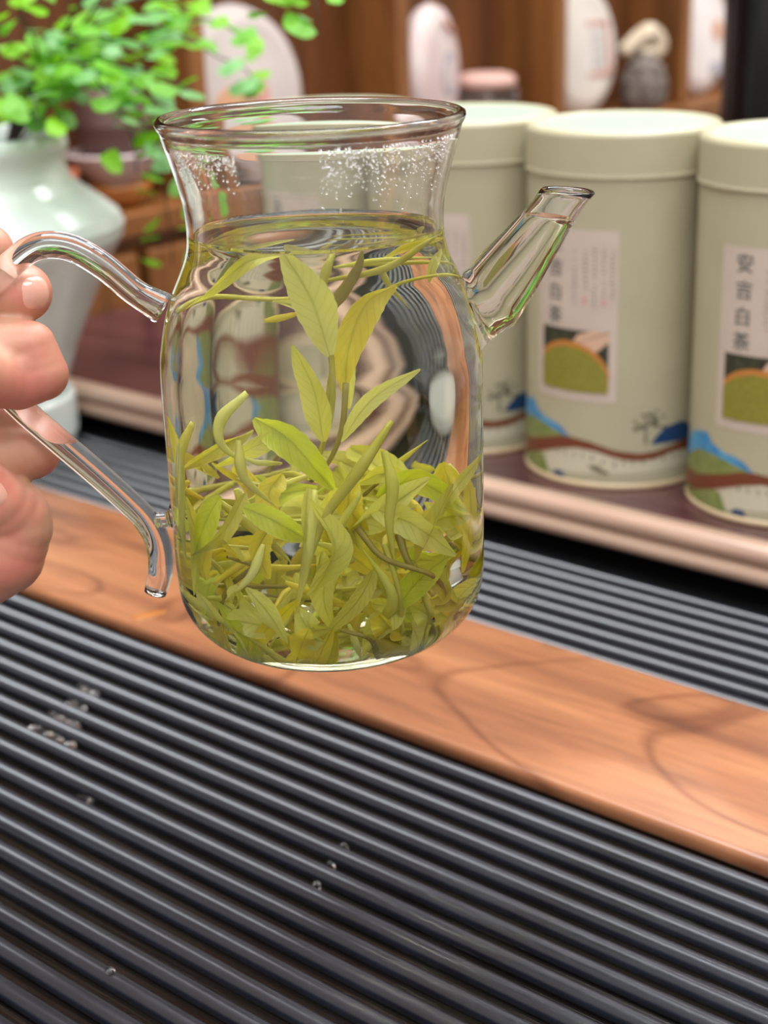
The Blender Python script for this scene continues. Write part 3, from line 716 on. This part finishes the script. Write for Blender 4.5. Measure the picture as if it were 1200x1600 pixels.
LEAVES = [
    ('sA','S',1.5,1,0,[(4.1,-14.0,207.6),(2.1,-15.0,200.9),(2.2,-14.0,187.4),(2.8,-12.0,173.4),(1.5,-10.0,162.4),(-3.1,-8.0,146.1)]),
    ('sA','L',13.2,3,10,[(2.5,-15.0,179.8),(-1.1,-18.0,195.0),(-7.1,-16.0,209.7)]),
    ('sA','B',2.6,2,0,[(1.7,-16.0,198.6),(3.0,-16.0,204.3),(4.8,-15.0,208.7)]),
    ('sA','L',8.9,2,-20,[(0.1,-13.0,157.8),(-1.3,-14.0,170.5),(-5.6,-12.0,181.8)]),
    ('sB','S',1.3,0,0,[(1.1,-6.0,165.1),(4.0,-5.0,178.8),(13.9,-4.0,191.7),(23.0,-2.0,195.2),(35.8,2.0,194.3)]),
    ('sB','L',10.4,4,15,[(17.3,-6.0,194.6),(10.8,-9.0,190.3),(6.3,-10.0,179.7),(5.1,-8.0,168.0)]),
    ('sB','L',6.9,3,-30,[(2.4,-4.0,181.3),(6.0,-6.0,177.2),(5.5,-4.0,164.4)]),
    ('leaf','L',6.0,2,40,[(-5.5,-6.0,206.9),(-14.4,-12.0,205.6),(-23.4,-14.0,197.9),(-31.5,-12.0,191.9)]),
    ('leaf','S',1.6,1,0,[(-34.1,-8.0,190.1),(-23.3,-8.0,193.2),(-10.5,-9.0,192.5),(1.2,-8.0,192.5)]),
    ('leaf','L',3.2,3,0,[(-9.8,-11.0,192.4),(-3.6,-12.0,190.7),(2.0,-11.0,185.7)]),
    ('leaf','B',1.9,4,0,[(-11.8,-9.0,186.8),(-7.2,-9.0,187.6),(-2.4,-8.0,188.6)]),
    ('dark','B',3.5,5,0,[(2.0,-8.0,187.7),(5.4,-9.0,193.4),(9.3,-10.0,202.2),(10.5,-10.0,209.0)]),
    ('leaf','B',2.7,1,0,[(1.3,-6.0,197.2),(14.9,-9.0,200.9),(24.9,-9.0,207.6),(30.9,-5.7,210.4)]),
    ('leaf','B',2.2,2,0,[(3.5,-2.0,201.1),(14.3,-4.0,203.1),(28.3,-2.0,201.4)]),
    ('leaf','L',3.7,4,20,[(13.0,3.0,202.1),(20.8,0.0,206.9),(28.4,2.0,206.7)]),
    ('leaf','B',2.0,1,0,[(4.2,4.0,200.5),(17.8,6.0,199.0),(34.7,8.0,193.7)]),
    ('leaf','L',4.3,2,30,[(26.4,4.0,202.7),(24.7,1.0,198.1),(24.0,0.0,193.0)]),
    ('leaf','B',2.6,3,0,[(29.7,6.0,207.4),(29.1,7.0,202.1),(30.1,8.0,195.6)]),
    ('leaf','B',1.7,1,0,[(13.1,0.0,199.8),(15.0,0.0,192.6),(18.9,2.0,185.3)]),
    ('leaf','L',5.8,3,10,[(4.1,-16.0,158.3),(11.5,-18.0,169.3),(23.6,-18.0,176.3)]),
    ('leaf','S',1.3,5,0,[(5.8,-15.0,172.8),(4.5,-16.0,161.9),(1.3,-14.0,152.6),(-3.1,-10.0,145.9)]),
    ('leaf','L',12.1,6,-10,[(-14.9,-14.0,165.0),(-7.0,-16.0,158.8),(1.7,-12.0,143.8)]),
    ('leaf','B',3.5,3,0,[(-16.6,-20.0,172.5),(-23.3,-21.0,166.2),(-23.8,-22.0,159.5),(-17.0,-20.0,153.0)]),
    ('leaf','L',7.2,2,50,[(-25.2,-16.0,151.8),(-15.9,-18.0,157.6),(-5.9,-14.0,161.5)]),
    ('leaf','B',1.9,3,0,[(-9.4,-14.0,152.2),(-15.4,-20.0,154.1),(-19.3,-22.0,156.3)]),
    ('leaf','B',3.5,2,0,[(-28.9,-8.0,162.0),(-34.7,-10.0,150.9),(-37.2,-8.0,134.8)]),
    ('leaf','L',5.2,4,-40,[(-35.9,-3.0,161.7),(-32.7,-3.0,152.9),(-32.1,-3.0,139.7)]),
    ('leaf','L',5.8,1,30,[(-14.6,6.0,157.1),(-22.2,2.0,152.6),(-29.8,4.0,144.7)]),
    ('leaf','B',3.5,1,0,[(16.8,-24.0,165.0),(8.8,-29.0,153.2),(0.6,-30.0,141.4),(-3.3,-30.0,129.3)]),
    ('leaf','B',3.7,2,0,[(14.9,-26.0,157.4),(17.0,-29.0,148.2),(15.9,-29.0,138.3),(16.9,-27.0,123.8)]),
    ('leaf','L',9.5,6,10,[(11.8,-14.0,141.8),(21.3,-16.0,145.7),(35.1,-12.0,133.6)]),
    ('leaf','L',12.1,4,-15,[(25.1,-2.0,146.8),(27.8,-4.0,138.9),(32.8,-3.0,122.0)]),
    ('leaf','L',6.0,2,30,[(40.9,-6.0,148.2),(32.4,-14.0,142.6),(25.3,-16.0,133.5)]),
    ('leaf','L',10.7,3,-10,[(9.7,-22.0,141.4),(21.7,-26.0,136.0),(33.6,-22.0,124.4)]),
    ('leaf','L',7.8,4,20,[(33.9,-8.0,142.9),(35.7,-10.0,132.8),(32.2,-10.0,115.0)]),
    ('leaf','B',2.2,2,0,[(36.8,-8.0,139.2),(36.7,-9.0,128.5),(33.8,-9.0,117.3)]),
    ('leaf','L',7.2,3,60,[(-3.5,-24.0,147.7),(-5.3,-29.0,133.1),(-8.1,-28.0,112.3)]),
    ('leaf','B',2.9,3,0,[(-1.9,-26.0,147.6),(-3.6,-30.0,133.3),(-6.7,-29.0,116.4)]),
    ('leaf','B',3.2,1,0,[(-19.4,-22.0,160.6),(-18.8,-26.0,151.4),(-11.3,-25.0,142.7)]),
    ('leaf','L',10.1,6,-10,[(-19.4,-24.0,142.4),(-11.8,-27.0,139.1),(-3.8,-25.0,132.8)]),
    ('leaf','L',8.6,4,10,[(7.3,-20.0,149.8),(5.8,-24.0,142.2),(10.1,-22.0,132.5)]),
    ('leaf','L',6.3,2,35,[(3.7,-18.0,153.1),(5.6,-22.0,139.8),(7.8,-22.0,126.7)]),
    ('leaf','L',6.6,1,20,[(12.2,-28.0,125.6),(7.7,-32.0,117.1),(-1.5,-31.0,106.4)]),
    ('leaf','L',10.9,2,-15,[(18.9,-26.0,112.8),(13.4,-29.0,108.6),(8.2,-27.0,100.5)]),
    ('leaf','L',6.6,3,15,[(-20.4,-28.0,120.1),(-15.3,-31.0,114.2),(-10.8,-30.0,104.7)]),
    ('leaf','L',7.2,3,-15,[(-33.9,-18.0,115.1),(-28.9,-22.0,108.5),(-24.5,-21.0,98.5)]),
    ('leaf','L',10.1,4,10,[(-4.9,-33.0,109.7),(-8.0,-34.0,103.8),(-9.9,-24.9,98.5)]),
    ('leaf','S',1.6,5,0,[(7.7,-26.0,136.3),(14.4,-30.0,128.3),(27.9,-27.0,120.2),(37.6,-1.6,101.1)]),
    ('leaf','S',2.1,5,0,[(17.9,-26.0,133.8),(19.5,-28.0,128.5),(21.6,-28.0,123.6)]),
    ('leaf','S',1.5,1,0,[(14.3,-28.0,131.8),(17.9,-31.0,119.4),(20.9,-29.0,103.9)]),
    ('leaf','B',3.7,2,0,[(-33.7,-12.0,157.1),(-36.6,-14.0,136.9),(-36.6,-14.0,118.7)]),
    ('leaf','L',9.5,6,0,[(-24.5,-18.0,143.7),(-29.9,-20.0,135.6),(-34.8,-17.0,122.8)]),
    ('leaf','L',5.8,1,30,[(-18.2,-20.0,145.4),(-25.0,-24.0,135.2),(-35.1,-19.0,125.8)]),
    ('leaf','B',2.9,3,0,[(-15.0,-26.0,132.3),(-18.9,-29.0,123.9),(-26.3,-26.0,115.4)]),
    ('leaf','L',8.1,4,0,[(-12.5,-22.0,136.8),(-16.2,-25.0,130.2),(-14.2,-26.0,122.1)]),
    ('leaf','L',6.9,2,-25,[(-33.9,-12.0,141.3),(-31.6,-16.0,128.6),(-34.1,-15.0,112.5)]),
    ('leaf','L',5.8,1,25,[(33.8,-6.0,106.1),(26.8,-14.0,107.6),(19.3,-20.0,107.9)]),
    ('leaf','L',8.6,4,0,[(36.0,-4.0,109.8),(30.6,-10.0,107.4),(26.5,-12.0,98.8)]),
    ('leaf','B',2.6,1,0,[(21.8,-20.0,99.5),(16.4,-24.0,99.2),(8.5,-27.0,101.9)]),
    ('leaf','B',2.6,2,0,[(-30.9,-16.0,98.9),(-18.4,-19.6,98.5),(-11.0,-25.1,98.5)]),
    ('leaf','L',7.2,6,30,[(-27.4,-18.0,112.3),(-23.3,-24.0,105.8),(-18.1,-22.1,98.5)]),
    ('leaf','B',2.0,3,0,[(4.9,-30.0,109.6),(7.2,-31.0,103.0),(7.8,-25.7,98.5)]),
    ('leaf','L',8.1,2,-20,[(1.6,-26.0,128.3),(-1.1,-29.0,118.1),(0.9,-29.0,107.6)]),
    ('leaf','L',6.6,1,10,[(20.2,-24.0,124.4),(28.7,-22.0,116.0),(29.0,-1.0,98.5)]),
    ('leaf','B',2.3,1,0,[(23.0,-26.0,118.1),(25.7,-25.0,108.8),(28.6,-19.4,98.5)]),
    ('leaf','L',8.6,4,0,[(-1.3,-20.0,136.0),(4.5,-23.0,129.1),(11.9,-22.0,120.8)]),
    ('leaf','L',7.2,2,20,[(18.8,-10.0,141.9),(13.3,-12.0,147.6),(7.4,-12.0,145.3)]),
    ('leaf','L',8.6,4,-10,[(-9.5,-12.0,148.8),(-12.7,-16.0,143.4),(-9.5,-18.0,133.8)]),
]
rl = random.Random(21)
def piece(kind, P, width, roll):
    P = [Vector(p) for p in P]
    if kind == 'L': return blade(P, width, roll, rl)
    if kind == 'B': return bud(P, width, rl)
    return stalk(P, width)
NAME = {'L': 'tea_leaf', 'B': 'tea_bud', 'S': 'tea_stalk'}; CATN = {'L': 'tea leaf', 'B': 'tea bud', 'S': 'tea stalk'}
def single(kind, P, width, c, roll, where):
    me = piece(kind, P, width, roll)
    word = {'L': 'folded tea leaf', 'B': 'spear-shaped tea bud', 'S': 'thin tea stalk'}[kind]
    org = sum((Vector(p) for p in P), Vector()) / len(P)
    for v in me.vertices: v.co -= org
    o = link(NAME[kind], me, (TB if kind == 'L' else TL)[c], None, True, (JX + org.x, JY + org.y, org.z))
    d = (Vector(P[-1]) - Vector(P[0])); up = abs(d.z) / max(d.length, 1e-6)
    pose = 'upright' if up > .8 else ('slanting' if up > .4 else 'lying flat')
    size = ('broad' if width > .0105 else 'small' if width < .007 else 'medium') if kind == 'L' else ('long' if d.length > .022 else 'short')
    side = 'by the spout' if org.x > .013 else ('by the handle' if org.x < -.013 else 'mid-jug')
    if where.startswith('float'): place = 'floating high ' + side
    else: place = ('atop the heap ' if org.z > .135 else 'low in the heap ' if org.z < .117 else 'in the heap ') + side
    tag(o, f'{size} {TN[c]} {word}, {pose}, {place}', CATN[kind], f'{word} {where}')
    if kind == 'S' or (kind == 'B' and rl.random() < .3):
        me.materials.append(TIP)
        for p in me.polygons[-1:]: p.material_index = 1
    return o
sprig = {'sA': ('two leaves and a bud on one stalk, hanging mid-jug below the surface', None), 'sB': ('pale sprig with a broad leaf on a long stalk under the surface', None)}
for g, kind, wd, c, roll, pts in LEAVES:
    P = [(a / 1000, b / 1000, z / 1000) for a, b, z in pts]
    if g in sprig:
        lab, root = sprig[g]
        if root is None:
            root = empty('tea_sprig', (JX + P[0][0], JY + P[0][1], P[0][2]), 0, lab, 'tea sprig'); sprig[g] = (lab, root)
        me = piece(kind, P, wd / 1000, roll); off = Vector((JX, JY, 0)) - root.location
        for v in me.vertices: v.co += off
        link({'L': 'leaf', 'B': 'bud', 'S': 'stalk'}[kind], me, (TB if kind == 'L' else TL)[c], root)
    else:
        zc = sum(p[2] for p in P) / len(P)
        single(kind, P, wd / 1000, c, roll, 'floating under the surface of the tea' if zc > .172 else 'in the heap at the bottom of the jug')
# the rest of the heap, lying deeper in the jug
for i in range(205):
    a = rl.uniform(0, 2 * math.pi); z = .0995 + .043 * rl.random() ** 1.5
    rad = .036 * math.sqrt(rl.random()); y = rad * math.sin(a)
    if y < -.018 and z > .112 and rl.random() < .6: y = abs(y)
    c = Vector((rad * math.cos(a), y, z))
    d = Vector((rl.gauss(0, 1), rl.gauss(0, .6), rl.gauss(.1, .8))).normalized()
    L = rl.uniform(.014, .027); bend = Vector((rl.gauss(0, .002), rl.gauss(0, .002), rl.gauss(0, .002)))
    P = [clampin(c - d * L * .5), clampin(c + bend), clampin(c + d * L * .5)]
    kind = rl.choices('LBS', (6, 3, 1))[0]
    wd = {'L': rl.uniform(.006, .0115), 'B': rl.uniform(.002, .0036), 'S': rl.uniform(.0011, .0016)}[kind]
    single(kind, P, wd, rl.choice((0, 0, 1, 2, 4, 4, 6, 3, 2)) if kind != 'S' else rl.choice((1, 5)), rl.uniform(-70, 70), 'in the heap at the bottom of the jug')

# ------------------------------------------------------------------ the hand
def capsule(bm, a, b, ra, rb_):
    a, b = Vector(a), Vector(b); m = max(int((b - a).length / (min(ra, rb_) * .35)), 1)
    for i in range(m + 1):
        f = i / m
        bmesh.ops.create_icosphere(bm, subdivisions=3, radius=ra + (rb_ - ra) * f, matrix=Matrix.Translation(a.lerp(b, f)))
HR = Vector((-.150, .414, .163))
def H(x, y, z): return Vector((x, y, z)) / 1000 - HR
bm = bmesh.new()
def chain(*pts):
    for (a, ra), (b, rb_) in zip(pts, pts[1:]): capsule(bm, H(*a), H(*b), ra / 1000, rb_ / 1000)
# index finger, laid behind and over the top of the handle
chain(((-146, 428, 188), 9.5), ((-126, 430, 197), 8.2), ((-113, 426, 203), 7.6), ((-107, 423.6, 206.6), 7.2))
# thumb, pressed against the handle from below
chain(((-158, 412, 178), 11), ((-136, 416, 190), 9.6), ((-118, 421, 195.5), 9.0), ((-106, 422.6, 195.4), 9.0), ((-98.4, 422.4, 194.6), 8.3))
# middle finger: out to the knuckle, then back with the tip at the palm
chain(((-150, 426, 178), 11), ((-122, 422, 182), 10.6), ((-103.5, 415, 179.5), 10.2), ((-95.6, 413, 181.8), 6.9))
chain(((-95.6, 413, 181.8), 6.9), ((-93.2, 412, 173.8), 7.4), ((-100, 411, 172.5), 8.2), ((-108, 405, 176.5), 9.2), ((-122, 402, 181), 8.6))
chain(((-103.5, 415, 179.5), 9.6), ((-98, 413, 176), 9.0))
# ring finger
chain(((-152, 428, 160), 10.5), ((-124, 429, 158), 10), ((-105, 426, 153), 9.6), ((-101.5, 423, 149), 9.2), ((-112, 415, 148), 8.8), ((-124, 411, 152), 8.2))
# little finger, curled closest to the camera
chain(((-150, 420, 138), 11), ((-126, 416, 133), 11), ((-107, 411, 134), 10.6), ((-104.5, 408, 130.5), 10.5), ((-108.5, 407, 122.5), 11.5), ((-120, 409, 116), 12), ((-136, 414, 116), 13))
chain(((-104.5, 408, 133), 10.3), ((-107.5, 403.5, 140), 8.8), ((-112.5, 401.5, 148), 7.8))
# palm, heel of the hand and wrist
chain(((-150, 424, 182), 14), ((-158, 424, 160), 15), ((-154, 420, 134), 15), ((-146, 415, 119), 13))
chain(((-166, 416, 176), 15), ((-176, 420, 156), 19), ((-170, 420, 136), 17))
chain(((-176, 420, 152), 19), ((-205, 420, 130), 24), ((-235, 412, 122), 25), ((-300, 385, 118), 30), ((-380, 340, 118), 34))
tmp = bpy.data.meshes.new('hand_raw'); bm.to_mesh(tmp); bm.free()
ob = bpy.data.objects.new('hand_raw', tmp); COL.objects.link(ob)
md = ob.modifiers.new('r', 'REMESH'); md.mode = 'VOXEL'; md.voxel_size = .0008
md = ob.modifiers.new('s', 'SMOOTH'); md.factor = .5; md.iterations = 3
dgp = bpy.context.evaluated_depsgraph_get(); hm = bpy.data.meshes.new_from_object(ob.evaluated_get(dgp)); hm.name = 'person_hand'
bpy.data.objects.remove(ob)
person = empty('person', HR, 0, 'bare hand of a person gripping the glass jug by its handle', 'person')
link('hand', hm, M['skin'], person)
from mathutils.bvhtree import BVHTree
HB = BVHTree.FromPolygons([v.co for v in hm.vertices], [tuple(p.vertices) for p in hm.polygons])
def nail(c, along, out, w, l):
    """nail plate laid on the finger: c centre, along = towards the fingertip, out = outward"""
    along = Vector(along).normalized(); out = Vector(out); out = (out - along * out.dot(along)).normalized(); side = along.cross(out)
    V, F = [], []; nr, na = 6, 28; lift = (.00045, .00045, .00044, .00042, .00036, .00018, -.0004)
    def put(x, y, h):
        p = Vector(c) + along * x + side * y
        hit = HB.ray_cast(p + out * .012, -out, .03)[0]
        return (hit if hit else p) + out * h
    V.append(put(0, 0, lift[0]))
    for r in range(1, nr + 1):
        for k in range(na):
            an = 2 * math.pi * k / na; cs, sn = math.cos(an), math.sin(an)
            f = r / nr; e = .72
            V.append(put(l * .5 * f * math.copysign(abs(cs) ** e, cs), w * .5 * f * math.copysign(abs(sn) ** e, sn), lift[r]))
    for k in range(na): F.append((0, 1 + k, 1 + (k + 1) % na))
    for r in range(nr - 1):
        for k in range(na):
            a0 = 1 + r * na; F.append((a0 + k, a0 + na + k, a0 + na + (k + 1) % na, a0 + (k + 1) % na))
    return mesh('fingernail', V, F)
for c, al, ou, wd, l in ((H(-92.75, 416.5, 195.6), (.68, .70, -.08), (.70, -.70, .10), .0100, .0096),
                         (H(-121, 393.6, 183), (-.8, .1, .25), (.1, -1, .25), .009, .010),
                         (H(-107.0, 394.9, 146.0), (-.5, -.15, .8), (.45, -.85, .2), .0085, .0115)):
    link('fingernail', nail(c, al, ou, wd, l), M['nail'], person)

# ------------------------------------------------------------------ water on the tray
def drop_mesh(name, sx, sy, sz, seed):
    bm = bmesh.new(); bmesh.ops.create_icosphere(bm, subdivisions=3, radius=1); r = random.Random(seed)
    ph = r.uniform(0, 6)
    for v in bm.verts:
        k = 1 + .08 * math.sin(3 * math.atan2(v.co.y, v.co.x) + ph)
        v.co = Vector((v.co.x * sx * k, v.co.y * sy * k, max(v.co.z, -.35) * sz))
    me = bpy.data.meshes.new(name); bm.to_mesh(me); bm.free(); return me
DR = [(-125, 573), (-119, 570), (-127, 561), (-122, 557), (-133, 551), (-130, 548), (-126, 544), (-122, 542), (-138, 540), (-132, 535), (-127, 531), (-122, 526), (-114, 481), (-112, 481), (-14, 450), (-19, 438), (-24, 426)]
rd = random.Random(3)
for i, (a, b) in enumerate(DR):
    p = Vector((a / 1000, b / 1000, 0)); u, v = p.dot(TU), p.dot(TV)
    k = round((.3892 + .005625 - v) / .01125); v = .3892 + .005625 - .01125 * k       # the gap between two bars
    sz = rd.uniform(.0018, .0026) if i < 14 else .0010
    o = link('water_drop', drop_mesh('water_drop', sz * rd.uniform(1.1, 1.7), min(sz, .0023), .0022, i), M['water'], None, True, uv(u, v, -.0042 + .00079))
    o.rotation_euler.z = ANG
    tag(o, 'clear bead of water lying in a gap between two black bars', 'water drop', 'water beads between the tray bars')
p = Vector((-.087, .377, 0)); v = p.dot(TV); k = round((.3892 - v) / .01125); v = .3892 - .01125 * k
o = link('water_drop', drop_mesh('water_drop', .0016, .0015, .0012, 50), M['water'], None, True, uv(p.dot(TU), v, .0002)); o.rotation_euler.z = ANG
tag(o, 'single round water drop sitting on top of a black bar', 'water drop')
o = link('tea_spill', drop_mesh('tea_spill', .0085, .0030, .0005, 51), plain('amber_spill', lin(176, 108, 48), .1, lin(160, 98, 44), (60, 60, 60), spec=.7), None, True, (-.107, .629, .0030 + .00019)); o.rotation_euler.z = R(28)
tag(o, 'small amber spill of tea on the walnut plank', 'spill')

# thin broken streaks of water lying along the bars
rs = random.Random(9); V, F = [], []
def streak(u0, L, v, wdt, hgt):
    n, m = 16, 6; base = len(V)
    for i in range(n + 1):
        s = i / n; k = max(math.sin(math.pi * s), 0) ** .5 * (.75 + .25 * math.sin(11 * s + u0 * 400)) + .02
        for j in range(m + 1):
            a = math.pi * j / m
            V.append(uv(u0 + L * s, v + wdt * .5 * k * math.cos(a), -.0041 + hgt * k * math.sin(a)))
    for i in range(n):
        for j in range(m):
            p = base + i * (m + 1) + j; F.append((p, p + 1, p + m + 2, p + m + 1))
for k in range(0, 24):
    v = .3892 - .01125 * k
    u = -.62 + rs.uniform(0, .05)
    while u < .02:
        L = rs.uniform(.008, .045)
        if rs.random() < .62: streak(u, L, v + .0031 + rs.uniform(.0006, .0016), rs.uniform(.0009, .0022), rs.uniform(.0004, .0009))
        u += L + rs.uniform(.004, .03)
o = link('water_film', mesh('water_film', V, F), M['water']); tag(o, 'thin broken streaks of water lying along the black bars', 'water', kind='stuff')
